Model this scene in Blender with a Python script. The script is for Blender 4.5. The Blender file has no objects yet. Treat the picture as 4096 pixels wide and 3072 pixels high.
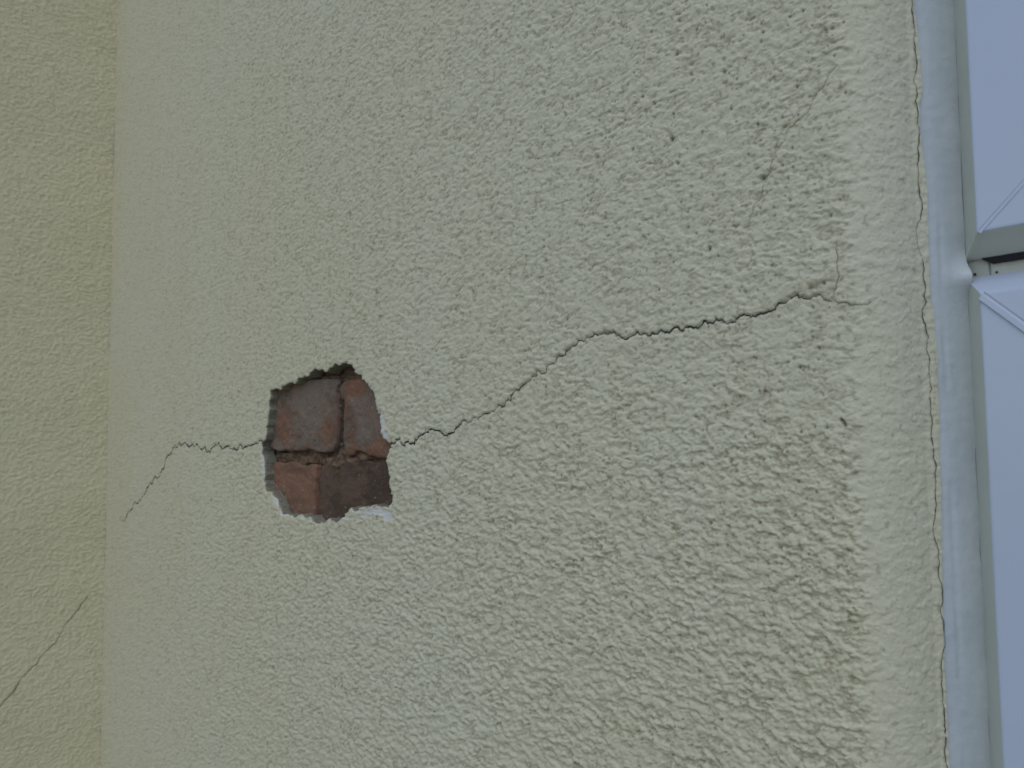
import bpy, math, random
import numpy as np
from mathutils import Vector, Matrix
R = math.radians
scene = bpy.context.scene
COL = scene.collection

# ------------------------------------------------------------------ camera
W0, H0, FPX = 4096.0, 3072.0, 3000.0
D = 0.303                       # distance of the camera from the wall plane y = 0
PSI, PITCH, ROLL = R(50.0), R(3.55), R(0.61)
fwd = Vector((-math.sin(PSI) * math.cos(PITCH), math.cos(PSI) * math.cos(PITCH), math.sin(PITCH)))
r0 = fwd.cross(Vector((0, 0, 1))).normalized()
u0 = r0.cross(fwd)
rgt = r0 * math.cos(ROLL) - u0 * math.sin(ROLL)
upv = u0 * math.cos(ROLL) + r0 * math.sin(ROLL)
cam_d = bpy.data.cameras.new('camera')
cam_d.sensor_width = 36.0
cam_d.lens = FPX / W0 * 36.0
cam_d.clip_start = 0.01
cam_d.clip_end = 500
cam_d.dof.use_dof = True
cam_d.dof.focus_distance = 0.48
cam_d.dof.aperture_fstop = 20
cam = bpy.data.objects.new('camera', cam_d)
COL.objects.link(cam)
cam.matrix_world = Matrix((
    (rgt.x, upv.x, -fwd.x, 0.0), (rgt.y, upv.y, -fwd.y, -D),
    (rgt.z, upv.z, -fwd.z, 0.0), (0, 0, 0, 1)))
scene.camera = cam

# ------------------------------------------------------------------ light
SUN_EL, SUN_AZ = 54.0, 28.0     # azimuth: degrees from straight behind the camera side (-y) towards +x
world = bpy.data.worlds.new('World')
scene.world = world
world.use_nodes = True
wn = world.node_tree
sky = wn.nodes.new('ShaderNodeTexSky')
sky.sky_type = 'NISHITA'
sky.sun_disc = False
sky.sun_elevation = R(SUN_EL)
sky.air_density = 1.3
sky.dust_density = 0.8
sky.ozone_density = 2.0
wn.links.new(sky.outputs['Color'], wn.nodes['Background'].inputs['Color'])
wn.nodes['Background'].inputs['Strength'].default_value = 0.15
az = R(SUN_AZ)
to_sun = Vector((math.sin(az) * math.cos(R(SUN_EL)), -math.cos(az) * math.cos(R(SUN_EL)), math.sin(R(SUN_EL))))
sky.sun_rotation = math.atan2(to_sun.x, to_sun.y)
sl = bpy.data.lights.new('sun', 'SUN')
sl.energy = 0.55
sl.angle = R(35)
sl.color = (1.0, 0.98, 0.95)
sun = bpy.data.objects.new('sun', sl)
COL.objects.link(sun)
sun.rotation_euler = to_sun.to_track_quat('Z', 'Y').to_euler()
sun.location = (2, -3, 4)
scene.view_settings.view_transform = 'Standard'
scene.view_settings.look = 'None'
scene.view_settings.gamma = 1.0
scene.view_settings.exposure = -0.18

# ------------------------------------------------------------------ helpers
def tag(o, label=None, cat=None, group=None, kind=None):
    if label: o['label'] = label
    if cat: o['category'] = cat
    if group: o['group'] = group
    if kind: o['kind'] = kind
    return o

def empty(name, loc=(0, 0, 0)):
    o = bpy.data.objects.new(name, None)
    o.location = loc
    o.empty_display_size = 0.1
    COL.objects.link(o)
    return o

def link(name, me, mat, parent=None):
    o = bpy.data.objects.new(name, me)
    if mat: me.materials.append(mat)
    COL.objects.link(o)
    if parent:
        o.parent = parent
        o.location = (-parent.location[0], -parent.location[1], -parent.location[2])
    return o

def mesh_np(name, co, quads, attrs=None, smooth=True):
    me = bpy.data.meshes.new(name)
    co = np.asarray(co, np.float32); quads = np.asarray(quads, np.int32)
    me.vertices.add(len(co)); me.vertices.foreach_set('co', co.ravel())
    n = len(quads)
    me.loops.add(n * 4); me.loops.foreach_set('vertex_index', quads.ravel())
    me.polygons.add(n)
    me.polygons.foreach_set('loop_start', np.arange(n, dtype=np.int32) * 4)
    me.polygons.foreach_set('loop_total', np.full(n, 4, np.int32))
    me.polygons.foreach_set('use_smooth', np.full(n, smooth))
    for k, v in (attrs or {}).items():
        a = me.attributes.new(k, 'FLOAT', 'POINT')
        a.data.foreach_set('value', np.asarray(v, np.float32).ravel())
    me.update(calc_edges=True)
    me.validate()
    return me

def hash2(ix, iy, seed):
    h = (ix.astype(np.int64) * 374761393 + iy.astype(np.int64) * 668265263 + seed * 974711) & 0xFFFFFFFF
    h = ((h ^ (h >> 13)) * 1274126177) & 0xFFFFFFFF
    h = h ^ (h >> 16)
    return (h & 0xFFFF) / 65535.0

def perlin(x, y, seed=0):
    xi = np.floor(x); yi = np.floor(y)
    xf = x - xi; yf = y - yi
    xi = xi.astype(np.int64); yi = yi.astype(np.int64)
    u = xf * xf * xf * (xf * (xf * 6 - 15) + 10)
    v = yf * yf * yf * (yf * (yf * 6 - 15) + 10)
    def g(ax, ay, dx, dy):
        a = hash2(ax, ay, seed) * 2 * np.pi
        return np.cos(a) * dx + np.sin(a) * dy
    n00 = g(xi, yi, xf, yf); n10 = g(xi + 1, yi, xf - 1, yf)
    n01 = g(xi, yi + 1, xf, yf - 1); n11 = g(xi + 1, yi + 1, xf - 1, yf - 1)
    return ((n00 * (1 - u) + n10 * u) * (1 - v) + (n01 * (1 - u) + n11 * u) * v) * 1.5

def sstep(a, b, x):
    t = np.clip((x - a) / (b - a), 0, 1)
    return t * t * (3 - 2 * t)

# pixel (of the 4096 x 3072 photo) -> ray -> point on a vertical plane y = c
def ray(px, py):
    d = fwd + rgt * ((px - W0 / 2) / FPX) + upv * ((H0 / 2 - py) / FPX)
    return d
def on_y(px, py, c=0.0):
    d = ray(px, py)
    t = (D + c) / d.y
    return Vector((d.x * t, c, d.z * t))

# ------------------------------------------------------------------ materials
def new_mat(name):
    m = bpy.data.materials.new(name); m.use_nodes = True
    nt = m.node_tree
    return m, nt, nt.nodes['Principled BSDF']
def N(nt, t, **k):
    n = nt.nodes.new(t)
    for a, b in k.items(): setattr(n, a, b)
    return n
def mixc(nt, fac, a, b):
    m = N(nt, 'ShaderNodeMix', data_type='RGBA')
    for sock, val in ((m.inputs[0], fac), (m.inputs[6], a), (m.inputs[7], b)):
        if isinstance(val, bpy.types.NodeSocket): nt.links.new(val, sock)
        elif isinstance(val, tuple): sock.default_value = (*val, 1)
        else: sock.default_value = val
    return m.outputs[2]
def noise(nt, scale, detail=3, rough=0.55, coord=None):
    n = N(nt, 'ShaderNodeTexNoise')
    n.inputs['Scale'].default_value = scale
    n.inputs['Detail'].default_value = detail
    n.inputs['Roughness'].default_value = rough
    if coord is None:
        tc = N(nt, 'ShaderNodeTexCoord'); coord = tc.outputs['Object']
    nt.links.new(coord, n.inputs['Vector'])
    return n.outputs['Fac']
def ramp(nt, fac, p0, p1, v0=0.0, v1=1.0):
    m = N(nt, 'ShaderNodeMapRange')
    nt.links.new(fac, m.inputs[0])
    m.inputs[1].default_value = p0; m.inputs[2].default_value = p1
    m.inputs[3].default_value = v0; m.inputs[4].default_value = v1
    m.interpolation_type = 'SMOOTHSTEP'
    return m.outputs[0]
def attr(nt, name):
    a = N(nt, 'ShaderNodeAttribute'); a.attribute_name = name
    return a.outputs['Fac']
def bump(nt, bsdf, height, strength, dist):
    b = N(nt, 'ShaderNodeBump')
    b.inputs['Strength'].default_value = strength
    b.inputs['Distance'].default_value = dist
    nt.links.new(height, b.inputs['Height'])
    nt.links.new(b.outputs[0], bsdf.inputs['Normal'])

def render_mat(name, base, warm):
    m, nt, bs = new_mat(name)
    big = noise(nt, 3.5, 3)
    c = mixc(nt, ramp(nt, big, 0.35, 0.65), base, warm)
    fine = noise(nt, 420, 3, 0.7)
    c = mixc(nt, ramp(nt, fine, 0.3, 0.75, 0.0, 0.16), c, (0.42, 0.37, 0.25))
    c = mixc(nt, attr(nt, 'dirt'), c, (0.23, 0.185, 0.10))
    c = mixc(nt, attr(nt, 'grime_pits'), c, (0.035, 0.038, 0.03))
    c = mixc(nt, attr(nt, 'plaster'), c, (0.66, 0.655, 0.66))
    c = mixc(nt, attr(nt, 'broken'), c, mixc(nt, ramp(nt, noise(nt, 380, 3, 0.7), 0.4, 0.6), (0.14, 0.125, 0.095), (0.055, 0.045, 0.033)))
    nt.links.new(c, bs.inputs['Base Color'])
    bs.inputs['Roughness'].default_value = 0.75
    bs.inputs['Specular IOR Level'].default_value = 0.25
    bump(nt, bs, noise(nt, 900, 4, 0.65), 0.5, 0.0004)
    return m
M_wall = render_mat('cream_roughcast', (0.645, 0.615, 0.465), (0.64, 0.60, 0.438))
M_side = render_mat('bounce_lit_roughcast', (0.735, 0.68, 0.465), (0.725, 0.66, 0.44))  # yellower, brighter copy of the wall colour, with bounced light put into it

def simple(name, col, rough=0.5, spec=0.5, nz=None, bumpv=None, col2=None):
    m, nt, bs = new_mat(name)
    if nz:
        c = mixc(nt, ramp(nt, noise(nt, nz, 4, 0.6), 0.35, 0.7), col, col2 or tuple(x * 0.8 for x in col))
        nt.links.new(c, bs.inputs['Base Color'])
    else:
        bs.inputs['Base Color'].default_value = (*col, 1)
    bs.inputs['Roughness'].default_value = rough
    bs.inputs['Specular IOR Level'].default_value = spec
    if bumpv: bump(nt, bs, noise(nt, bumpv[0], 4, 0.6), 0.6, bumpv[1])
    return m
M_crack = simple('dark_crack', (0.045, 0.050, 0.045), 0.95, 0.1, 350, None, (0.10, 0.10, 0.075))
M_hair = simple('fine_crack', (0.13, 0.115, 0.08), 0.95, 0.1, 200, None, (0.27, 0.24, 0.17))
M_faint = simple('faint_crack', (0.22, 0.19, 0.12), 0.95, 0.1, 200, None, (0.36, 0.32, 0.20))
M_upvc = simple('white_plastic', (0.52, 0.575, 0.70), 0.28, 0.6, 60, None, (0.51, 0.565, 0.69))
M_edge = simple('aged_plastic', (0.62, 0.61, 0.52), 0.5, 0.4, 120, None, (0.54, 0.52, 0.43))
M_bevel = simple('bounce_lit_plastic', (0.60, 0.62, 0.545), 0.35, 0.6, 90, None, (0.58, 0.60, 0.52))  # warm bounce from the wall is put into this bevel colour
M_seal = simple('white_sealant', (0.54, 0.575, 0.59), 0.4, 0.4, 45, (260, 0.0006), (0.49, 0.53, 0.545))
M_gasket = simple('black_gasket', (0.012, 0.012, 0.014), 0.6, 0.3)
M_screw = simple('dark_hole', (0.03, 0.035, 0.045), 0.7, 0.2)
M_seam = simple('grey_seam', (0.36, 0.38, 0.43), 0.6, 0.3)
M_blind = simple('window_blind', (0.55, 0.55, 0.52), 0.8)
M_ground = simple('concrete_ground', (0.27, 0.245, 0.20), 0.9, 0.2, 3, (30, 0.01), (0.21, 0.19, 0.155))
M_core = simple('brick_core', (0.25, 0.12, 0.08), 0.9, 0.2)

def brick_mat(name, base, dust, dark, dustamt, sc=1.0):
    m, nt, bs = new_mat(name)
    tc = N(nt, 'ShaderNodeTexCoord')
    mp = N(nt, 'ShaderNodeMapping'); mp.inputs['Scale'].default_value = (0.5, 1, 1.0)
    mp.inputs['Location'].default_value = (random.random() * 9, 3, random.random() * 9)
    nt.links.new(tc.outputs['Object'], mp.inputs['Vector'])
    co = mp.outputs[0]
    c = mixc(nt, ramp(nt, noise(nt, 55 * sc, 4, 0.6, co), 0.40, 0.60), base, dark)
    c = mixc(nt, ramp(nt, noise(nt, 32 * sc, 5, 0.65, co), 0.62 - dustamt, 0.78 - dustamt, 0, 0.85), c, dust)
    c = mixc(nt, ramp(nt, noise(nt, 260, 4, 0.7, co), 0.60, 0.68, 0, 0.6), c, (0.36, 0.32, 0.29))
    c = mixc(nt, ramp(nt, noise(nt, 330, 4, 0.7), 0.60, 0.74, 0, 0.8), c, tuple(x * 0.35 for x in dark))
    nt.links.new(c, bs.inputs['Base Color'])
    bs.inputs['Roughness'].default_value = 0.9
    bs.inputs['Specular IOR Level'].default_value = 0.15
    bump(nt, bs, noise(nt, 420, 5, 0.75), 1.0, 0.0014)
    return m
random.seed(4)
M_brick_grey = brick_mat('dusty_brick', (0.26, 0.13, 0.08), (0.235, 0.19, 0.155), (0.17, 0.11, 0.08), 0.205)
M_brick_red = brick_mat('rust_brick', (0.279, 0.150, 0.100), (0.237, 0.178, 0.133), (0.202, 0.117, 0.080), 0.08)
M_brick_dark = brick_mat('maroon_brick', (0.155, 0.10, 0.072), (0.175, 0.135, 0.105), (0.10, 0.068, 0.05), 0.04)
M_mortar = brick_mat('brown_mortar', (0.238, 0.153, 0.099), (0.187, 0.133, 0.093), (0.119, 0.078, 0.054), 0.06, 3.0)

# ------------------------------------------------------------------ plan profile of the main wall, its rounded reveal and the bead beyond
XC = -1.462                                  # inner corner
P_edge, P0, P1 = (-0.150, 0.0), (-0.1268, 0.0235), (-0.1167, 0.046)
path = [(-1.60, 0.0), (XC, 0.0)]
for i in range(1, 200): path.append((XC + (P_edge[0] - XC) * i / 200, 0.0))
c1 = (-0.1340, 0.0)
for i in range(0, 41):
    t = i / 40
    path.append(((1 - t) ** 2 * P_edge[0] + 2 * t * (1 - t) * c1[0] + t * t * P0[0],
                 (1 - t) ** 2 * P_edge[1] + 2 * t * (1 - t) * c1[1] + t * t * P0[1]))
for i in range(1, 31):
    t = i / 30
    bulge = 0.0012 * math.sin(math.pi * t)
    path.append((P0[0] + (P1[0] - P0[0]) * t + bulge * 0.9, P0[1] + (P1[1] - P0[1]) * t - bulge * 0.4))
path = np.array(path)
seg = np.hypot(*np.diff(path, axis=0).T)
pS = np.concatenate([[0], np.cumsum(seg)])
pS -= np.interp(XC, path[:, 0], pS)          # s = 0 at the inner corner
tx = np.gradient(path[:, 0], pS); ty = np.gradient(path[:, 1], pS)
ln = np.hypot(tx, ty); pN = np.stack([ty / ln, -tx / ln], 1)
S_EDGE = pS[201]; S_P0 = pS[201 + 40]; S_P1 = pS[-1]
pA = np.arctan2(path[:, 0], path[:, 1] + D)  # plan angle seen from the camera
def at_s(s, h):
    x = np.interp(s, pS, path[:, 0]); y = np.interp(s, pS, path[:, 1])
    nx = np.interp(s, pS, pN[:, 0]); ny = np.interp(s, pS, pN[:, 1])
    return x + nx * h, y + ny * h
def depth_s(s):
    x, y = at_s(s, 0.0)
    return -math.sin(PSI) * x + math.cos(PSI) * (y + D)
def pix2sz(px, py):
    d = ray(px, py)
    a = math.atan2(d.x, d.y)
    s = float(np.interp(a, pA, pS))
    x, y = at_s(s, 0.0)
    t = math.hypot(x, y + D) / math.hypot(d.x, d.y)
    return s, d.z * t

def P(pts): return [pix2sz(*p) for p in pts]

crack_left = [(480,2069),(508,2063),(525,2041),(545,2014),(559,2001),(581,1976),(588,1953),(610,1936),(626,1907),(650,1878),(659,1859),(669,1830),(689,1806),(700,1781),(718,1768),(727,1782),(747,1777),(762,1786),(780,1788),(798,1788),(821,1784),(848,1792),(867,1783),(886,1788),(914,1784),(924,1795),(942,1795),(957,1783),(982,1786),(1011,1776),(1051,1774),(1074,1775)]
crack_right = [(1560,1776),(1572,1776),(1604,1769),(1636,1767),(1672,1755),(1694,1740),(1744,1722),(1771,1733),(1792,1742),(1812,1731),(1830,1706),(1862,1685),(1898,1670),(1952,1652),(1984,1633),(2015,1627),(2042,1604),(2056,1570),(2081,1554),(2092,1534),(2128,1507),(2146,1487),(2183,1475),(2192,1457),(2210,1455),(2223,1441),(2255,1423),(2269,1401),(2287,1385),(2318,1362),(2345,1351),(2377,1335),(2409,1333),(2431,1340),(2463,1344),(2487,1351),(2525,1347),(2568,1334),(2590,1344),(2622,1336),(2660,1331),(2725,1324),(2758,1307),(2801,1304),(2845,1293),(2888,1278),(2953,1271),(2970,1263),(3002,1271),(3029,1258),(3062,1252),(3100,1239),(3132,1214),(3165,1190),(3208,1186),(3235,1195),(3263,1187),(3284,1178),(3301,1198),(3322,1206),(3360,1214),(3414,1221),(3447,1220),(3484,1206)]
crack_hair = [(3345,266),(3307,322),(3293,349),(3251,395),(3241,440),(3196,481),(3175,505),(3147,526),(3134,571),(3106,606),(3089,654),(3064,710),(3054,765),(3016,828),(2995,904)]
crack_branch = [(3345,980),(3352,1029),(3350,1070),(3361,1105),(3348,1153),(3338,1180)]
crack_reveal = [(3640,-60),(3647,0),(3645,43),(3652,94),(3654,159),(3660,217),(3661,289),(3667,376),(3667,492),(3674,571),(3667,593),(3674,643),(3669,672),(3674,745),(3685,817),(3681,878),(3667,893),(3667,947),(3672,998),(3685,1020),(3690,1044),(3692,1101),(3698,1137),(3695,1177),(3702,1206),(3699,1218),(3687,1240),(3692,1281),(3700,1307),(3711,1346),(3705,1400),(3713,1493),(3719,1617),(3726,1674),(3725,1708),(3732,1832),(3739,1990),(3747,2182),(3752,2230),(3752,2283),(3759,2441),(3766,2622),(3775,2836),(3782,2960),(3787,3072),(3790,3140)]
paint_edge = [(3640,-400),(3654,0),(3668,110),(3680,217),(3692,350),(3676,434),(3685,560),(3703,700),(3710,760),(3712,900),(3718,1100),(3722,1200),(3735,1245),(3742,1330),(3752,1426),(3751,1500),(3753,1560),(3756,1617),(3758,1708),(3756,1809),(3762,1900),(3766,1990),(3769,2215),(3770,2440),(3779,2667),(3791,2893),(3797,3072),(3815,3500)]
side_crack = [(352,2385),(312,2440),(279,2479),(254,2509),(235,2551),(200,2591),(163,2626),(149,2654),(116,2682),(81,2717),(74,2733),(37,2784),(0,2824),(-60,2900)]

def fractal(pts, it, amp, seed):
    rng = random.Random(seed)
    for k in range(it):
        out = [pts[0]]
        for a, b in zip(pts, pts[1:]):
            L = math.hypot(b[0] - a[0], b[1] - a[1])
            j = rng.uniform(-1, 1) * amp * L
            nx, nz = -(b[1] - a[1]) / (L + 1e-9), (b[0] - a[0]) / (L + 1e-9)
            out += [((a[0] + b[0]) / 2 + nx * j, (a[1] + b[1]) / 2 + nz * j), b]
        pts = out
    return pts
C_left = fractal(P(crack_left), 3, 0.26, 1)
C_right = fractal(P(crack_right), 3, 0.30, 2)
C_hair = fractal(P(crack_hair), 2, 0.15, 3)
C_branch = fractal(P(crack_branch), 2, 0.15, 4)
C_rev = P(crack_reveal)
C_rev = [(C_rev[0][0], 1.3)] + C_rev + [(C_rev[-1][0], -1.3)]
C_revf = fractal(P(crack_reveal), 3, 0.10, 5)

# ---- hole outline (photo pixels measured in an enlarged crop)
def zc(pts): return [(980 + x / 2.127, 1380 + y / 2.127) for x, y in pts]
hole_px = zc([(215,375),(265,370),(305,380),(345,340),(380,315),(430,325),(460,280),(500,262),(530,270),(570,225),(640,210),(720,190),(770,155),(830,150),(890,165),(930,195),(960,250),(1000,295),(1030,325),(1070,370),(1090,400),(1112,460),(1110,495),(1120,550),(1148,590),(1145,640),(1155,700),(1155,760),(1180,800),(1238,840),(1230,900),(1205,970),(1210,1030),(1225,1090),(1225,1160),(1240,1230),(1252,1290),(1245,1350),(1190,1375),(1140,1370),(1105,1360),(1060,1380),(1020,1385),(960,1410),(850,1440),(825,1480),(790,1500),(740,1495),(700,1485),(640,1500),(580,1500),(520,1470),(450,1455),(400,1445),(340,1440),(300,1400),(280,1350),(250,1295),(215,1245),(170,1225),(160,1150),(160,1050),(155,950),(140,850),(175,800),(180,700),(195,600),(200,500),(210,420)])
def closed_fractal(pts, it, amp, seed): return fractal(list(pts) + [pts[0]], it, amp, seed)[:-1]
hole = closed_fractal([(on_y(*p).x, on_y(*p).z) for p in hole_px], 2, 0.22, 11)

def inside(poly, X, Z):
    r = np.zeros(X.shape, bool)
    n = len(poly)
    for i in range(n):
        x1, z1 = poly[i]; x2, z2 = poly[(i + 1) % n]
        if z1 == z2: continue
        c = ((z1 > Z) != (z2 > Z)) & (X < (x2 - x1) * (Z - z1) / (z2 - z1) + x1)
        r ^= c
    return r
def nearest(poly, X, Z, closed=True):
    """distance and nearest point of a polyline"""
    best = np.full(X.shape, 1e9); bx = X.copy(); bz = Z.copy()
    n = len(poly)
    for i in range(n if closed else n - 1):
        x1, z1 = poly[i]; x2, z2 = poly[(i + 1) % n]
        dx, dz = x2 - x1, z2 - z1
        L2 = dx * dx + dz * dz + 1e-14
        t = np.clip(((X - x1) * dx + (Z - z1) * dz) / L2, 0, 1)
        qx, qz = x1 + t * dx, z1 + t * dz
        d = np.hypot(X - qx, Z - qz)
        m = d < best
        best[m] = d[m]; bx[m] = qx[m]; bz[m] = qz[m]
    return best, bx, bz
def dist_field(S, Z, pts, pad, out):
    """min distance to an open polyline, evaluated only near it; out is updated in place"""
    for (x1, z1), (x2, z2) in zip(pts, pts[1:]):
        cs = (Srow >= min(x1, x2) - pad) & (Srow <= max(x1, x2) + pad)
        if not cs.any(): continue
        c0, c1_ = np.argmax(cs), len(cs) - np.argmax(cs[::-1])
        s = S[:, c0:c1_]; z = Z[:, c0:c1_]
        zi = (z >= min(z1, z2) - pad) & (z <= max(z1, z2) + pad)
        rws = np.where(zi.any(1))[0]
        if not len(rws): continue
        r0_, r1_ = rws[0], rws[-1] + 1
        s = s[r0_:r1_]; z = z[r0_:r1_]
        dx, dz = x2 - x1, z2 - z1
        t = np.clip(((s - x1) * dx + (z - z1) * dz) / (dx * dx + dz * dz + 1e-14), 0, 1)
        d = np.hypot(s - x1 - t * dx, z - z1 - t * dz)
        o = out[r0_:r1_, c0:c1_]
        np.minimum(o, d, out=o)

def grains(x, y, seed, fill=0.8, flat=0.5):
    """scattered rounded sand grains of unequal height and radius; the taller one wins where they touch"""
    xi = np.floor(x); yi = np.floor(y)
    h = np.zeros(x.shape)
    for dx in (-1, 0, 1):
        for dy in (-1, 0, 1):
            cx = xi + dx; cy = yi + dy
            ax = cx.astype(np.int64); ay = cy.astype(np.int64)
            px = cx + hash2(ax, ay, seed); py = cy + hash2(ax, ay, seed + 57)
            k = hash2(ax, ay, seed + 91); r = 0.38 + 0.42 * hash2(ax, ay, seed + 133)
            d = ((px - x) ** 2 + (py - y) ** 2) / (r * r)
            hh = np.clip(1 - d, 0, 1) ** flat * (0.35 + 0.65 * k) * (hash2(ax, ay, seed + 177) < fill)
            h = np.maximum(h, hh)
    return h

def relief(s, z, seed=0):
    """roughcast relief in metres, zero mean-ish, plus a cavity measure"""
    mm = 1000.0
    x = s * mm; y = z * mm
    wx = perlin(x / 7, y / 7, seed + 1) * 2.4; wy = perlin(x / 7, y / 7, seed + 2) * 1.8
    a = x + wx; b = y + wy
    fx = x + 0.55 * perlin(x / 1.3, y / 1.3, seed + 11); fy = y + 0.55 * perlin(x / 1.3, y / 1.3, seed + 12)
    n1 = perlin(a / 6.5, b / 3.6, seed + 3)
    n2 = perlin(x / 2.3, y / 1.7, seed + 4)
    n3 = perlin(x / 1.15, y / 0.95, seed + 5)
    n4 = perlin(x / 0.65, y / 0.55, seed + 6)
    big = perlin(x / 22, y / 11, seed + 7)
    g0 = grains(fx / 5.0 + 1.1, fy / 4.4, seed + 23, 0.7, 0.6)
    g1 = grains(fx / 2.9, fy / 2.7, seed + 20, 0.85, 0.55)
    g2 = grains(fx / 1.6 + 3.3, fy / 1.5, seed + 21, 0.85, 0.6)
    g3 = grains(x / 0.95 + 7.7, y / 0.9, seed + 22, 0.8, 0.7)
    f = n2 + 0.55 * n3 + 0.25 * n4
    clump = sstep(-0.35, 0.30, n1 + 0.3 * big + 0.20 * f)
    pits = sstep(0.15, 0.55, -f - 0.55 * n1)
    h = 0.40 * clump + 0.62 * g0 * clump + (0.26 + 0.34 * clump) * g1 + 0.30 * g2 + 0.16 * g3 - 0.30 * pits + 0.10 * n4 + 0.16 * big - 0.75
    dens = perlin(x / 40, y / 30, seed + 8)
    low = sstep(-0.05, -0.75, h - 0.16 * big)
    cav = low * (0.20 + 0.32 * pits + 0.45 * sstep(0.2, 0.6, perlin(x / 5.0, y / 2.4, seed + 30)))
    return h / mm, cav, dens

# ------------------------------------------------------------------ main wall: render coat sheet
wall = empty('rendered_wall', (-0.8, 0, -1.3))
tag(wall, 'cream roughcast wall with a broken hole showing bricks and a long jagged crack', 'wall', kind='thing')
ang = np.linspace(math.tan(math.atan2(XC, D) + PSI), math.tan(math.atan2(P1[0], D + P1[1]) + PSI), 800)
a_cols = np.arctan(ang) - PSI
Srow = np.interp(a_cols, pA, pS)
Srow[0] = 0.0
vr = np.arange(-0.565, 0.70, 1 / 770)
dep = depth_s(Srow)
ZT, ZB = 1.35, -1.30
rows = [v * dep for v in vr]
lo = [ZB + (rows[0] - ZB) * t for t in (0, .3, .55, .72, .83, .9, .95, .98)]
hi = [ZT + (rows[-1] - ZT) * t for t in (.98, .95, .9, .83, .72, .55, .3, 0)]
Z = np.array(lo + rows + hi)
nR, nC = Z.shape
S = np.repeat(Srow[None, :], nR, 0)
# squeeze the last columns so that the painted coat ends on the wavy paint line
pe = sorted(P(paint_edge), key=lambda p: p[1]); pez = [p[1] for p in pe]; pes = [p[0] for p in pe]
cr = sorted(C_rev, key=lambda p: p[1]); crz = [p[1] for p in cr]; crs = [p[0] for p in cr]
Sb = np.interp(Z[:, -1], pez, pes) + 0.00012 * perlin(Z[:, -1] * 160, Z[:, -1] * 0, 5)
S0 = np.full(nR, S_EDGE + 0.010)
Sb = np.maximum(Sb, np.interp(Z[:, -1], crz, crs) + 0.0012)
k0 = int(np.searchsorted(Srow, S_EDGE + 0.010))
tt = (Srow[k0:] - Srow[k0]) / (Srow[-1] - Srow[k0])
S[:, k0:] = Srow[k0] + tt[None, :] * (Sb[:, None] - Srow[k0])
h, cav, dens = relief(S, Z, 0)
# where the relief is strong: full on the face, faint on the trowelled reveal, calmer towards the inner corner
edge_n = 0.004 * perlin(Z * 60, S * 0, 21) + 0.0035 * perlin(Z * 260, S * 120, 22)
face = 1 - sstep(S_EDGE + 0.0040, S_EDGE + 0.0090, S + edge_n)
calm = 0.70 + 0.30 * sstep(0.15, 0.95, S)
calm *= (0.85 + 0.25 * dens) * (0.68 + 0.70 * sstep(0.08, -0.10, Z / dep * 0.4))
amp = (face * calm * 0.95 + (1 - face) * 0.33)
H = h * amp + 0.0006 * face
H += 0.0                        # soft fillet in the inner corner
H += 0.0012 * np.exp(-((S - S_EDGE + 0.004) / 0.006) ** 2) * perlin(Z * 45, S * 10, 31)
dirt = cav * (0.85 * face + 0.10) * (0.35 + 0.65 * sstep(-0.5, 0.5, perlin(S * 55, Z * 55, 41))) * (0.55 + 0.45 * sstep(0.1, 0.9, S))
sp = perlin(S * 270, Z * 270, 42) + 0.4 * perlin(S * 700, Z * 700, 43)
dirt = np.maximum(dirt, (1 - face) * 0.4 * sstep(0.5, 0.8, sp))
topz = sstep(0.02, 0.12, Z / dep * 0.45)
spot = sstep(0.30, 0.62, perlin(S * 330, Z * 520, 141) + 0.35 * perlin(S * 900, Z * 1100, 142))
spot *= sstep(-0.3, 0.25, perlin(S * 90, Z * 130, 143))
dirt = np.maximum(dirt, spot * face * (0.15 + 0.42 * topz) * (0.45 + 0.55 * sstep(0.1, 1.0, S)))
# cracks: grooves
dc = np.full(S.shape, 1.0)
for pts in (C_left, C_right): dist_field(S, Z, pts, 0.006, dc)
gw = 0.0008 + 0.0003 * perlin(S * 200, Z * 200, 51)
groove = np.exp(-(dc / gw) ** 2)
H -= 0.0011 * groove * (1 - 0.8 * sstep(S_EDGE - 0.012, S_EDGE, S))
grime_pits = 0.30 * np.exp(-(dc / 0.0011) ** 2) * sstep(-0.4, 0.3, perlin(S * 120, Z * 120, 52))
dh = np.full(S.shape, 1.0)
for pts in (C_hair, C_branch, C_revf): dist_field(S, Z, pts, 0.003, dh)
H -= 0.0003 * np.exp(-(dh / 0.0005) ** 2)
# stained patch above the thick end of the crack
q = pix2sz(3255, 1150)
stain = np.exp(-(((S - q[0]) / 0.011) ** 2 + ((Z - q[1] - 0.25 * (S - q[0])) / 0.0032) ** 2))
dirt = np.maximum(dirt, 0.75 * stain * sstep(-0.4, 0.3, perlin(S * 300, Z * 300, 53)))
# pinholes: sunk and darkened in the colour
rng = random.Random(77)
pin = [pix2sz(2840, 996), pix2sz(3054, 714), pix2sz(2690, 558), pix2sz(3375, 1690), pix2sz(3368, 1680), pix2sz(3380, 1700)]
pin += [pix2sz(rng.uniform(600, 3400), rng.uniform(0, 3072)) for _ in range(900)]
for i, (ps, pz) in enumerate(pin):
    c = int(np.searchsorted(Srow, ps)); r = int(np.argmin(np.abs(Z[:, min(c, nC - 1)] - pz)))
    sl_ = (slice(max(r - 4, 0), r + 5), slice(max(c - 4, 0), c + 5))
    rad = 0.0010 if i < 3 else 0.0006 if i < 6 else 0.00042 * rng.uniform(0.6, 1.5)
    g = np.exp(-(((S[sl_] - ps) / rad) ** 2 + ((Z[sl_] - pz) / (rad * 1.3)) ** 2))
    H[sl_] -= 0.0009 * g
    grime_pits[sl_] = np.maximum(grime_pits[sl_], (0.9 if i < 6 else rng.uniform(0.4, 0.85)) * g)
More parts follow.
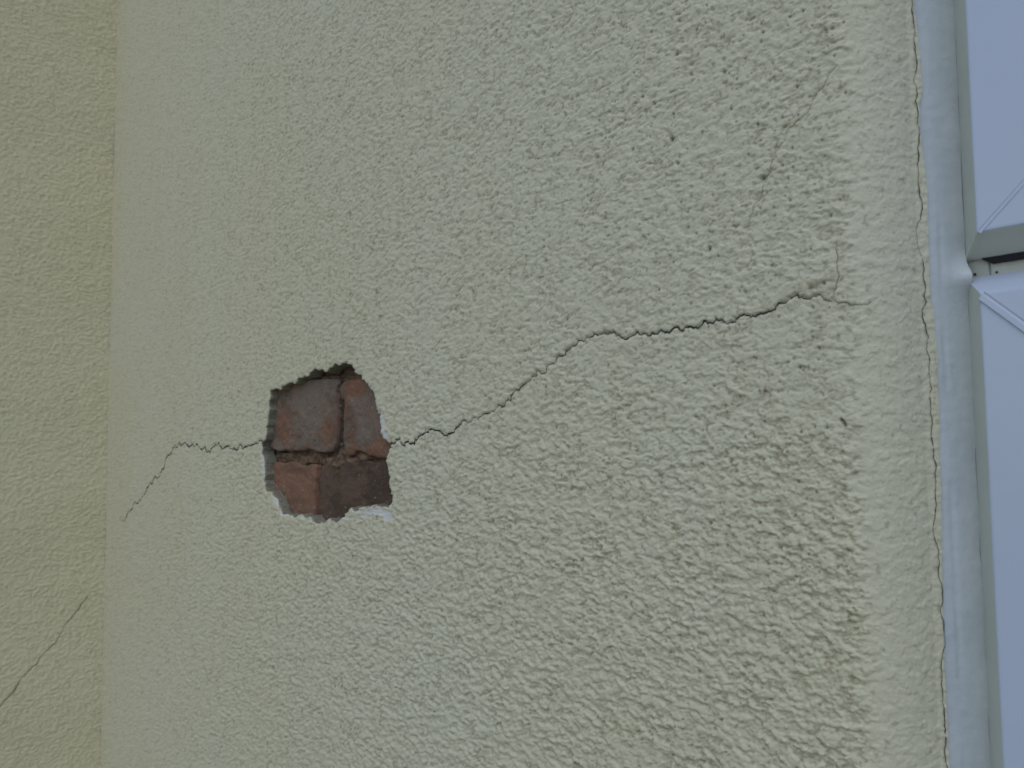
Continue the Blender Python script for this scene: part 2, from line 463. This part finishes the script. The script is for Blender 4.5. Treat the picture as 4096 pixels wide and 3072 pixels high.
X, Y = at_s(S, H)
# hole
sel = (np.abs(S - np.interp(-0.62, path[:, 0], pS)) < 0.33) & (np.abs(Z) < 0.25)
cc = np.where(sel.any(0))[0]; rr = np.where(sel.any(1))[0]
c0, c1_, r0_, r1_ = cc[0], cc[-1] + 1, rr[0], rr[-1] + 1
hx = [p[0] for p in hole]; hz = [p[1] for p in hole]
pad = 0.02
cc = np.where((X[0] > min(hx) - pad) & (X[0] < max(hx) + pad))[0]
c0, c1_ = cc[0], cc[-1] + 1
zz = Z[:, c0:c1_]
rr = np.where(((zz > min(hz) - pad) & (zz < max(hz) + pad)).any(1))[0]
r0_, r1_ = rr[0], rr[-1] + 1
xs = XC + S[r0_:r1_, c0:c1_]; zs = Z[r0_:r1_, c0:c1_].copy()
cx = (xs[:-1, :-1] + xs[1:, 1:]) / 2; cz = (zs[:-1, :-1] + zs[1:, 1:]) / 2
hole_cells = inside(hole, cx, cz)
dd, nx_, nz_ = nearest(hole, xs, zs)
# boundary vertices = used by both kept and removed cells
touch_h = np.zeros(xs.shape, bool); touch_k = np.zeros(xs.shape, bool)
for a in (0, 1):
    for b in (0, 1):
        sh = (slice(a, a + hole_cells.shape[0]), slice(b, b + hole_cells.shape[1]))
        touch_h[sh] |= hole_cells; touch_k[sh] |= ~hole_cells
bd = touch_h & touch_k
hh = H[r0_:r1_, c0:c1_]
chip = np.exp(-dd / 0.0012)
hh = hh - 0.0007 * chip + 0.0006 * perlin(xs * 500, zs * 500, 61) * chip
# bare white plaster where the paint film came off around the hole
patches = [(1150,1420,95,42,1.0),(1215,1450,42,55,0.95),(1030,1420,90,30,0.95),(480,1470,75,18,0.9),(330,1425,36,34,0.9),(1165,660,26,95,0.95),(1185,770,35,40,0.95),(270,1320,26,45,0.8),(165,1000,18,120,0.65),(1075,450,28,50,0.6),(860,1470,70,20,0.7),(640,1520,90,16,0.7),(1000,1455,80,28,0.6)]
pl = np.zeros(xs.shape)
wob = 0.5 * perlin(xs * 260, zs * 260, 62) + 0.3 * perlin(xs * 600, zs * 600, 63)
for (ax, az_, rx, rz, k) in patches:
    q = on_y(980 + ax / 2.127, 1380 + az_ / 2.127)
    q2 = on_y(980 + (ax + rx) / 2.127, 1380 + (az_ + rz) / 2.127)
    e = ((xs - q.x) / (q2.x - q.x)) ** 2 + ((zs - q.z) / (q2.z - q.z)) ** 2
    pl = np.maximum(pl, k * sstep(1.35, 0.75, e + wob))
hh = hh * (1 - 0.6 * pl) - 0.0006 * pl
xs2 = np.where(bd, nx_, xs); zs2 = np.where(bd, nz_, zs)
X[r0_:r1_, c0:c1_] = xs2; Z[r0_:r1_, c0:c1_] = zs2
Y[r0_:r1_, c0:c1_] = -hh
pl = pl * (0.62 + 0.30 * sstep(-0.2, 0.3, perlin(xs * 700, zs * 700, 64)))
plaster = np.zeros(S.shape); plaster[r0_:r1_, c0:c1_] = pl
broken = np.zeros(S.shape)
dirt[r0_:r1_, c0:c1_] *= (1 - pl)

idx = np.arange(nR * nC).reshape(nR, nC)
keep = np.ones((nR - 1, nC - 1), bool)
keep[r0_:r1_ - 1, c0:c1_ - 1] &= ~hole_cells
q = np.stack([idx[:-1, :-1][keep], idx[:-1, 1:][keep], idx[1:, 1:][keep], idx[1:, :-1][keep]], 1)
co = np.stack([X.ravel(), Y.ravel(), Z.ravel()], 1)
at = {'dirt': dirt.ravel(), 'grime_pits': grime_pits.ravel(), 'plaster': plaster.ravel(), 'broken': broken.ravel()}

def rim(cells_removed, idx_sub):
    """directed boundary edges between removed and kept cells"""
    e = []
    hc = cells_removed; n, m = hc.shape
    for i in range(n):
        for j in range(m):
            if not hc[i, j]: continue
            if i > 0 and not hc[i - 1, j]: e.append((idx_sub[i, j], idx_sub[i, j + 1]))
            if i < n - 1 and not hc[i + 1, j]: e.append((idx_sub[i + 1, j + 1], idx_sub[i + 1, j]))
            if j > 0 and not hc[i, j - 1]: e.append((idx_sub[i + 1, j], idx_sub[i, j]))
            if j < m - 1 and not hc[i, j + 1]: e.append((idx_sub[i, j + 1], idx_sub[i + 1, j + 1]))
    return e
edges = rim(hole_cells, idx[r0_:r1_, c0:c1_])
vset = sorted({v for e in edges for v in e})
hxc, hzc = sum(hx) / len(hx), sum(hz) / len(hz)
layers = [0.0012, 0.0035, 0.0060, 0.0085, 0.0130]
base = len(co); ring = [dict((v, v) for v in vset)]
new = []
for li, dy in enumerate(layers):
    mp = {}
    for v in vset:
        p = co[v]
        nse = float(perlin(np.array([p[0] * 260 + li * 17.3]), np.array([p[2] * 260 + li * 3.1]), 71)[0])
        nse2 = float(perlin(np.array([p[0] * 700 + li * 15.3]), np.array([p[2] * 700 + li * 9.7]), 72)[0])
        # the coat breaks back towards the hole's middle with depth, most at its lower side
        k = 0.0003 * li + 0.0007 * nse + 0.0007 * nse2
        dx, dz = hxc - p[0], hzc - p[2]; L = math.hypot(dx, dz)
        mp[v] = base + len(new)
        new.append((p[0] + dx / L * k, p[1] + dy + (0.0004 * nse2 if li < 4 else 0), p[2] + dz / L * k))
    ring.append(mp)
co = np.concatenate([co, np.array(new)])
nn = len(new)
for k_, v_ in (('dirt', 0.25), ('grime_pits', 0.0), ('plaster', 0.12), ('broken', 0.72)):
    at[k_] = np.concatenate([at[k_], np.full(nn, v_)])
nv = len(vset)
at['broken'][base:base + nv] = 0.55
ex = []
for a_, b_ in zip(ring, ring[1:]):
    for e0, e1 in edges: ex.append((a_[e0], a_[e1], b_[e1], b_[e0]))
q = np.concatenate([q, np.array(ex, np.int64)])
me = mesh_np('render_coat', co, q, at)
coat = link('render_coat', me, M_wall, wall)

# ------------------------------------------------------------------ cracks as thin dark ribbons laid in shallow grooves
def h_at(s, z):
    c = np.interp(s, Srow, np.arange(nC)); d = depth_s(s); r = (z / d - vr[0]) * 770 + len(lo)
    c_ = int(min(max(c, 0), nC - 2)); r_ = int(min(max(r, 0), nR - 2)); fc, fr = c - c_, r - r_
    return (H[r_, c_] * (1 - fc) + H[r_, c_ + 1] * fc) * (1 - fr) + (H[r_ + 1, c_] * (1 - fc) + H[r_ + 1, c_ + 1] * fc) * fr

def resample(pts, step):
    out = [pts[0]]; acc = 0
    for a, b in zip(pts, pts[1:]):
        L = math.hypot(b[0] - a[0], b[1] - a[1]); n = max(1, int(round(L / step)))
        out += [(a[0] + (b[0] - a[0]) * i / n, a[1] + (b[1] - a[1]) * i / n) for i in range(1, n + 1)]
    return out

def ribbon(pts, wfun, place, lift, step=0.0006, seed=0):
    pts = resample(pts, step); n = len(pts); co = []; quads = []
    for i, (s, z) in enumerate(pts):
        a = pts[max(i - 1, 0)]; b = pts[min(i + 1, n - 1)]
        dx, dz = b[0] - a[0], b[1] - a[1]; L = math.hypot(dx, dz) + 1e-9
        w = wfun(i / (n - 1), s, z)
        w1 = w * (1 + 0.5 * float(perlin(np.array([s * 900.]), np.array([z * 900.]), seed)[0]))
        w2 = w * (1 + 0.5 * float(perlin(np.array([s * 900.]), np.array([z * 900.]), seed + 1)[0]))
        for k, off in ((1, w1), (0, 0.0), (-1, -w2)):
            ss, z2 = s - dz / L * off, z + dx / L * off
            co.append(place(ss, z2, lift if k else lift * 0.7))
        if i:
            b0 = 3 * i
            quads += [(b0 - 3, b0, b0 + 1, b0 - 2), (b0 - 2, b0 + 1, b0 + 2, b0 - 1)]
    return mesh_np('crack', co, quads)

def place_main(s, z, l):
    x, y = at_s(s, h_at(s, z) + l); return (float(x), float(y), z)
def nz1(x, sd): return float(perlin(np.array([x]), np.array([0.37]), sd)[0])
def w_left(t, s, z): return max(0.0002, 0.0006 + 0.0007 * nz1(s * 140, 81)) * min(1, t * 8 + 0.25)
def w_right(t, s, z):
    k = 0.00020 + 0.00020 * nz1(s * 160, 82) + 0.00016 * nz1(s * 500, 87)
    if s < np.interp(-0.42, path[:, 0], pS): k += 0.00028
    if t > 0.9: k *= max(0.25, (1 - t) * 10)
    if 0.72 < t < 0.9: k += 0.00010
    return max(k, 0.00010)
o = link('crack', ribbon(C_left, w_left, place_main, 0.0003, 0.001, 1), M_crack, wall)
o['label'] = 'crack running left from the hole and turning down'
o = link('crack', ribbon(C_right, w_right, place_main, 0.0003, 0.0005, 3), M_crack, wall)
o['label'] = 'long dark jagged crack climbing right from the hole'
o = link('crack', ribbon(C_hair, lambda t, s, z: 0.00007 + 0.00005 * nz1(z * 300, 83), place_main, 0.00024, 0.0005, 5), M_hair, wall)
o['label'] = 'hairline crack slanting through the upper right of the wall'
o = link('crack', ribbon(C_branch, lambda t, s, z: 0.00011 + 0.00006 * nz1(z * 300, 84), place_main, 0.00022, 0.0005, 6), M_hair, wall)
o['label'] = 'short hairline crack above the end of the long crack'
def place_rev(s, z, l):
    x, y = at_s(s, h_at(s, z) + l); return (float(x), float(y), z)
def w_rev(t, s, z):
    d = 0.00016 + 0.00012 * nz1(z * 200, 85)
    if 0.33 < t < 0.38: d *= 0.35
    if 0.50 < t < 0.62: d *= 0.7
    return max(d, 0.00006)
o = link('crack', ribbon(C_revf, w_rev, place_rev, 0.0004, 0.0006, 7), M_crack, wall)
o['label'] = 'thin black crack down the smooth edge beside the window'

# ------------------------------------------------------------------ bricks and mortar seen in the hole
def slab(name, poly, yf, back, mat, res=0.0011, rnd=0.0014, rough=0.0005, seed=0, parent=None, tilt=(0, 0)):
    xs_ = [p[0] for p in poly]; zs_ = [p[1] for p in poly]
    gx = np.arange(min(xs_) - res * 2, max(xs_) + res * 3, res * 1.6); gz = np.arange(min(zs_) - res * 2, max(zs_) + res * 3, res)
    XX, ZZ = np.meshgrid(gx, gz)
    ins = inside(poly, (XX[:-1, :-1] + XX[1:, 1:]) / 2, (ZZ[:-1, :-1] + ZZ[1:, 1:]) / 2)
    d, nx, nz = nearest(poly, XX, ZZ)
    th = np.zeros(XX.shape, bool); tk = np.zeros(XX.shape, bool)
    for a in (0, 1):
        for b in (0, 1):
            sh = (slice(a, a + ins.shape[0]), slice(b, b + ins.shape[1]))
            th[sh] |= ins; tk[sh] |= ~ins
    tk[0] = tk[-1] = True; tk[:, 0] = tk[:, -1] = True
    bdm = th & tk
    d = np.where(bdm, 0, d)
    XX = np.where(bdm, nx, XX); ZZ = np.where(bdm, nz, ZZ)
    e = np.clip(1 - d / rnd, 0, 1)
    YY = yf + rnd * 0.55 * e ** 2
    YY = YY - rough * (1.3 * perlin(XX * 110, ZZ * 110, seed) + 0.9 * perlin(XX * 320, ZZ * 260, seed + 1) + 0.5 * perlin(XX * 800, ZZ * 700, seed + 2))
    YY = YY - 0.0012 * sstep(0.25, 0.5, perlin(XX * 60, ZZ * 45, seed + 3)) * 0.6
    YY = YY + tilt[0] * (XX - np.mean(xs_)) + tilt[1] * (ZZ - np.mean(zs_))
    ids = np.arange(XX.size).reshape(XX.shape)
    qd = np.stack([ids[:-1, :-1][ins], ids[:-1, 1:][ins], ids[1:, 1:][ins], ids[1:, :-1][ins]], 1)
    cov = np.stack([XX.ravel(), YY.ravel(), ZZ.ravel()], 1)
    ed = rim(ins, ids)
    ring_ = {}
    add = []
    for v in sorted({v for e_ in ed for v in e_}):
        for k in range(2):
            ring_[(v, k)] = len(cov) + len(add)
            p = cov[v]; yy = p[1] + (back - p[1]) * (0.4, 1.0)[k]
            add.append((p[0] + rough * float(perlin(np.array([p[2] * 400.]), np.array([p[0] * 400. + k]), seed + 9)[0]), yy, p[2]))
    exq = []
    for a, b in ed:
        # orientation: slab faces the kept side, so the wall runs outside
        exq.append((b, a, ring_[(a, 0)], ring_[(b, 0)]))
        exq.append((ring_[(b, 0)], ring_[(a, 0)], ring_[(a, 1)], ring_[(b, 1)]))
    cov = np.concatenate([cov, np.array(add)])
    qd = np.concatenate([qd, np.array(exq)])
    used = np.unique(qd); rm = np.full(len(cov), -1); rm[used] = np.arange(len(used))
    me = mesh_np(name, cov[used], rm[qd])
    return link(name, me, mat, parent)

YB = 0.0080
def bp(pts, y): return [(on_y(980 + x / 2.127, 1380 + z / 2.127, y).x, on_y(980 + x / 2.127, 1380 + z / 2.127, y).z) for x, z in pts]
br_A = bp([(60,330),(200,322),(400,315),(540,300),(640,294),(780,300),(792,330),(775,400),(782,450),(784,600),(778,700),(780,780),(768,850),(745,902),(680,914),(600,902),(470,896),(350,886),(200,878),(60,872)], YB)
br_B = bp([(862,296),(920,292),(1000,290),(1300,290),(1300,968),(1200,968),(1120,962),(1045,946),(1005,912),(965,900),(930,905),(905,940),(870,945),(846,900),(835,800),(832,700),(834,560),(832,470),(806,450),(796,400),(808,345),(835,312)], YB)
br_C = bp([(60,1016),(235,1012),(330,1010),(460,1016),(560,1014),(606,1024),(600,1100),(594,1200),(590,1300),(588,1400),(590,1640),(60,1640)], YB + 0.002)
br_D = bp([(660,1030),(720,1000),(800,985),(900,992),(1000,985),(1120,1000),(1320,1005),(1320,1640),(640,1640),(632,1500),(628,1350),(630,1200),(640,1100)], YB + 0.003)
br_E = bp([(60,60),(400,60),(700,60),(790,70),(800,140),(798,200),(790,262),(700,258),(560,262),(300,270),(60,275)], YB + 0.006)
br_F = bp([(840,40),(1200,40),(1320,60),(1320,262),(1100,262),(960,258),(850,262),(830,200)], YB + 0.006)
for poly, y, m, sd, lab in ((br_A, YB, M_brick_grey, 3, 'grey dusty brick at the upper left of the hole'),
                            (br_B, YB + 0.0004, M_brick_grey, 13, 'grey and rust brick at the upper right of the hole'),
                            (br_C, YB + 0.0022, M_brick_red, 23, 'rust coloured brick at the lower left of the hole'),
                            (br_D, YB + 0.003, M_brick_dark, 33, 'dark maroon brick at the lower right of the hole'),
                            (br_E, YB + 0.006, M_brick_dark, 43, None), (br_F, YB + 0.006, M_brick_dark, 53, None)):
    poly = closed_fractal(poly, 2, 0.08, sd)
    o = slab('brick', poly, y, 0.05, m, seed=sd, parent=wall)
    if lab: o['label'] = lab
# mortar bed behind and between the bricks
M_mortar_dark = brick_mat('shade_dirt_mortar', (0.09, 0.062, 0.042), (0.12, 0.09, 0.065), (0.05, 0.036, 0.026), 0.03, 3.0)  # joint between the upper bricks: shade and dirt put into the colour
md = closed_fractal(bp([(770,300),(815,300),(812,360),(800,440),(846,480),(842,700),(846,860),(800,905),(745,912),(745,860),(772,760),(776,600),(772,440)], YB), 2, 0.10, 12)
slab('mortar', md, YB + 0.0035, 0.03, M_mortar_dark, res=0.0009, rnd=0.0015, rough=0.0006, seed=99, parent=wall)
ma = bp([(20,20),(1400,20),(1400,1680),(20,1680)], 0.012)
slab('mortar', ma, 0.0155, 0.045, M_mortar, res=0.0016, rnd=0.001, rough=0.0016, seed=91, parent=wall)
# mortar squeezed out under the right-hand brick and dabs beside the joint
mb = closed_fractal(bp([(648,930),(760,935),(800,860),(835,850),(850,930),(900,955),(935,915),(975,902),(1010,935),(1060,965),(1010,985),(960,1000),(880,1010),(800,1030),(720,1040),(660,1060)], YB), 2, 0.16, 8)
slab('mortar', mb, YB + 0.0025, 0.03, M_mortar, res=0.0009, rnd=0.003, rough=0.0011, seed=95, parent=wall)
mc = closed_fractal(bp([(60,905),(260,905),(400,915),(560,915),(632,925),(640,1015),(500,1008),(300,1002),(60,1006)], YB), 2, 0.12, 9)
slab('mortar', mc, YB + 0.0055, 0.03, M_mortar, res=0.0010, rnd=0.002, rough=0.0013, seed=97, parent=wall)

def box(name, lo_, hi_, mat, parent=None, bev=0.0):
    import bmesh
    bm = bmesh.new()
    bmesh.ops.create_cube(bm, size=1)
    for v in bm.verts:
        for k in range(3): v.co[k] = lo_[k] if v.co[k] < 0 else hi_[k]
    if bev: bmesh.ops.bevel(bm, geom=bm.edges[:], offset=bev, segments=2, affect='EDGES')
    me = bpy.data.meshes.new(name); bm.to_mesh(me); bm.free()
    return link(name, me, mat, parent)
box('brick_core', (XC - 0.25, 0.05, ZB), (-0.16, 0.30, ZT), M_core, wall)

# ------------------------------------------------------------------ side wall on the left, coming forward from the inner corner
side = empty('rendered_wall', (XC, -0.6, -1.3))
tag(side, 'roughcast side wall with bounced light tinted in, meeting the main wall, with one slanting crack', 'wall', kind='thing')
sc_ = np.concatenate([np.arange(0, 0.30, 0.0016), np.linspace(0.302, 1.3, 90)])
zcol = Z[:, 0]
SS = np.repeat(sc_[None, :], len(zcol), 0); ZZs = np.repeat(zcol[:, None], len(sc_), 1)
sidec = []
for p in side_crack:
    d = ray(*p); t = XC / d.x
    sidec.append((-( -D + d.y * t), d.z * t))     # s = distance in front of the main wall
sidec = fractal(sidec, 2, 0.08, 6)
hs, cs_, ds_ = relief(SS * 1.0, ZZs, 300)
Hs = hs * (0.95 + 0.2 * ds_) + 0.0022 * perlin(ZZs * 7, SS * 3, 411)
srow_bak = Srow; Srow = sc_
dsd = np.full(SS.shape, 1.0); dist_field(SS, ZZs, sidec, 0.006, dsd)
Hs -= 0.0006 * np.exp(-(dsd / 0.0012) ** 2)
Srow = srow_bak
Xs = XC + Hs; Ys = -SS
cs = np.stack([Xs.ravel(), Ys.ravel(), ZZs.ravel()], 1)
ii = np.arange(cs.shape[0]).reshape(SS.shape)
qs = np.stack([ii[:-1, 1:].ravel(), ii[:-1, :-1].ravel(), ii[1:, :-1].ravel(), ii[1:, 1:].ravel()], 1)
zero = np.zeros(len(cs))
dr = cs_ * 0.45 * (0.3 + 0.7 * sstep(-0.5, 0.5, perlin(SS * 40, ZZs * 40, 141)))
me = mesh_np('render_coat', cs, qs, {'dirt': dr.ravel(), 'grime_pits': zero, 'plaster': zero, 'broken': zero})
link('render_coat', me, M_side, side)
def place_side(s, z, l):
    c = np.interp(s, sc_, np.arange(len(sc_))); r = np.interp(z, zcol, np.arange(len(zcol)))
    return (XC + float(Hs[int(round(r)), int(round(c))]) + l, -s, z)
o = link('crack', ribbon(sidec, lambda t, s, z: 0.00055 + 0.00045 * nz1(z * 60, 86), place_side, 0.0009, 0.002, 9), M_faint, side)
o['label'] = 'thin slanting crack low on the side wall'
box('brick_core', (XC - 0.25, -1.3, ZB), (XC - 0.03, 0.045, ZT), M_core, side)

# ------------------------------------------------------------------ window: sealant, fixed frame, two sashes
win = empty('window', (0.2, 0.05, -0.7))
tag(win, 'white plastic window at the right edge, with an upper and a lower sash', 'window', kind='thing')
# sealant bead from the painted reveal to the sash edge, with a smear on the corner between the sashes
zb = np.concatenate([np.linspace(-1.0, -0.25, 40), np.arange(-0.248, 0.30, 0.0008), np.linspace(0.302, 1.2, 40)])
tb = np.linspace(-0.35, 1, 34)
z_gap = on_y(3880, 1095, 0.046).z
SB = []; HB = []
for z in zb:
    ext = 0.0036 * math.exp(-((z - z_gap + 0.002) / 0.0055) ** 2)
    for t in tb:
        SB.append(S_P0 + (S_P1 - S_P0) * t)
        HB.append(ext * max(0, t) ** 3 + 0.0013 * max(0, t) ** 4)
SB = np.array(SB); HB = np.array(HB)
ZB_ = np.repeat(zb, len(tb))
ripple = 0.00035 * perlin(ZB_ * 55, SB * 60, 201) + 0.00012 * perlin(ZB_ * 220, SB * 150, 202)
ll = SB - (S_P0 + (S_P1 - S_P0) * 0.45)
ripple -= 0.0005 * np.exp(-(ll / 0.0012) ** 2) * sstep(-0.1, 0.35, perlin(ZB_ * 28, ZB_ * 0 + 3.3, 203))
tB = (SB - S_P0) / (S_P1 - S_P0)
xb, yb = at_s(SB, ripple - 0.0004 - 0.0016 * sstep(0.45, 0.0, tB))
xb = xb + HB * 0.95; yb = yb - HB * 1.15
cb = np.stack([xb, yb, ZB_], 1)
ib = np.arange(len(cb)).reshape(len(zb), len(tb))
qb = np.stack([ib[:-1, :-1].ravel(), ib[:-1, 1:].ravel(), ib[1:, 1:].ravel(), ib[1:, :-1].ravel()], 1)
link('sealant_bead', mesh_np('sealant_bead', cb, qb), M_seal, win)

X1, CH, DP, YF, YO = -0.1167, 0.0090, 0.012, 0.034, 0.046
XR = 0.50
zu = on_y(3885, 1042, YO).z            # lower outer edge of the upper sash
zl = on_y(3885, 1112, YO).z            # upper outer edge of the lower sash
def sash(name, zlo, zhi, label):
    """picture-frame profile swept round a rectangle with true mitres"""
    prof = [(0.0, 0.075), (0.0, YO), (0.0004, YO - 0.0007), (CH - 0.0006, YF + 0.0006), (CH, YF + 0.0001), (CH + 0.0008, YF),
            (0.060, YF), (0.0612, YF + 0.0012), (0.0620, 0.044), (0.072, 0.050), (0.072, 0.075)]
    cor = [(X1, zlo, 1, 1), (XR, zlo, -1, 1), (XR, zhi, -1, -1), (X1, zhi, 1, -1)]
    co, qd = [], []
    for (cx_, cz_, sx, sz) in cor:
        for (o_, y_) in prof: co.append((cx_ + sx * o_, y_, cz_ + sz * o_))
    n = len(prof)
    for k in range(4):
        k2 = (k + 1) % 4
        for j in range(n - 1):
            qd.append((k * n + j, k2 * n + j, k2 * n + j + 1, k * n + j + 1))
    me = mesh_np(name, co, qd, smooth=False)
    o = link(name, me, M_upvc, win); o['label'] = label
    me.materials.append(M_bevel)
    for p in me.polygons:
        if p.index % (n - 1) in (0, 1, 2) and p.index // (n - 1) != 2: p.material_index = 1  # bounce-tinted colour on every side but the sky-facing top
    g = box('glass_pane', (X1 + 0.070, 0.058, zlo + 0.070), (XR - 0.070, 0.062, zhi - 0.070), M_glass)
    g.parent = o
    g.matrix_parent_inverse = Matrix.Identity(4); g.location = (0, 0, 0)
    return o
m_, nt_, bs_ = new_mat('window_glass'); M_glass = m_
bs_.inputs['Base Color'].default_value = (0.9, 0.95, 0.95, 1); bs_.inputs['Roughness'].default_value = 0.03
bs_.inputs['Transmission Weight'].default_value = 1.0; bs_.inputs['IOR'].default_value = 1.45
up = sash('sash', zu, 0.95, 'upper window sash')
lw = sash('sash', -0.70, zl, 'lower window sash')

def strip(name, a, b, w, y0, th, mat, parent, skew=0):
    """thin bar lying on the sash face from a to b (x, z)"""
    dx, dz = b[0] - a[0], b[1] - a[1]; L = math.hypot(dx, dz); nx, nz = -dz / L * w / 2, dx / L * w / 2
    pts = [(a[0] + nx, a[1] + nz), (b[0] + nx, b[1] + nz), (b[0] - nx, b[1] - nz), (a[0] - nx, a[1] - nz)]
    k = 0.6
    co = [(p[0], y0 + 0.0003, p[1]) for p in pts]
    c_ = [(a[0] + nx * k, a[1] + nz * k), (b[0] + nx * k, b[1] + nz * k), (b[0] - nx * k, b[1] - nz * k), (a[0] - nx * k, a[1] - nz * k)]
    co += [(p[0], y0 - th, p[1]) for p in c_]
    qd = [(4, 5, 6, 7), (0, 1, 5, 4), (1, 2, 6, 5), (2, 3, 7, 6), (3, 0, 4, 7)]
    qd = [tuple(reversed(f)) for f in qd]
    me = mesh_np(name, co, qd, smooth=False)
    o = link(name, me, mat); o.parent = parent
    return o
def fix(o):          # sub-parts share the window's offset through their sash
    o.location = (0, 0, 0)
a = (X1 + CH + 0.0006, zu + CH + 0.0006); b = (X1 + 0.060, zu + 0.060)
fix(strip('mitre_seam', a, b, 0.0006, YF, 0.0001, M_seam, up))
fix(strip('weld_bead', (a[0] + 0.0001, a[1] - 0.0012), (b[0], b[1] - 0.0010), 0.0020, YF, 0.0003, M_upvc, up))
a = (X1 + 0.0035, zl - 0.0045); 
a2 = (X1 + CH + 0.0002, zl - CH - 0.0002); b2 = (X1 + 0.060, zl - 0.060)
fix(strip('weld_bead', (a2[0], a2[1] - 0.0012), (b2[0], b2[1] - 0.0012), 0.0034, YF, 0.0009, M_upvc, lw))
fix(strip('mitre_seam', (a2[0] + 0.0012, a2[1] + 0.0006), (b2[0] + 0.001, b2[1] + 0.001), 0.0007, YF, 0.0001, M_seam, lw))
# fixed frame behind the sashes
fr = box('fixed_frame', (X1 - 0.012, 0.052, -0.72), (X1 + 0.045, 0.11, 0.97), M_edge, win)
box('transom', (X1 + 0.0455, 0.0515, zl - 0.03), (XR + 0.01, 0.11, zu + 0.03), M_edge, win)
box('fixed_frame', (XR - 0.045, 0.052, -0.72), (XR + 0.03, 0.11, 0.97), M_edge, win)
# little infill block in the gap, its joint, and the black gasket
xj = on_y(3957, 1075, 0.0475).x
box('corner_block', (X1 + 0.0002, 0.0478, zl - 0.004), (xj - 0.0003, 0.0515, zu + 0.004), M_edge, win, 0.0003)
box('joint_gap', (xj - 0.0003, 0.0488, zl - 0.004), (xj + 0.0004, 0.0515, zu + 0.004), M_seam, win)
box('transom_trim', (xj + 0.0004, 0.0480, zl - 0.004), (XR, 0.0514, zu + 0.004), M_edge, win, 0.0003)
xg = on_y(3925, 1040, 0.045).x
gk = []
for x_, dz_ in ((xg, 0.0003), (xg + 0.0035, 0.0024), (XR, 0.0030)):  # tapered left end puts the slot's shadow into the gasket's shape
    for y_, z_ in ((0.0457, zu - dz_), (0.0457, zu + 0.002), (0.0479, zu + 0.002), (0.0479, zu - dz_ * 1.1)): gk.append((x_, y_, z_))
gq = [(0, 1, 2, 3), (8, 11, 10, 9)] + [(4 * a_ + k, 4 * a_ + 4 + k, 4 * a_ + 4 + (k + 1) % 4, 4 * a_ + (k + 1) % 4) for a_ in (0, 1) for k in range(4)]
link('gasket', mesh_np('gasket', gk, gq, smooth=False), M_gasket, win)
for (px_, py_, r_) in ((3901, 1098, 0.0005), (3988, 1089, 0.00045)):
    q = on_y(px_, py_, 0.0478)
    box('screw_hole', (q.x - r_, 0.0472, q.z - r_), (q.x + r_, 0.0477, q.z + r_), M_screw, win, 0.0002)
box('blind', (X1 + 0.02, 0.14, -0.7), (XR, 0.145, 0.95), M_blind, win)

# ------------------------------------------------------------------ ground
gm = mesh_np('ground', [(-40, -40, -1.3), (40, -40, -1.3), (40, 40, -1.3), (-40, 40, -1.3)], [(0, 1, 2, 3)], smooth=False)
tag(link('ground', gm, M_ground), kind='structure')
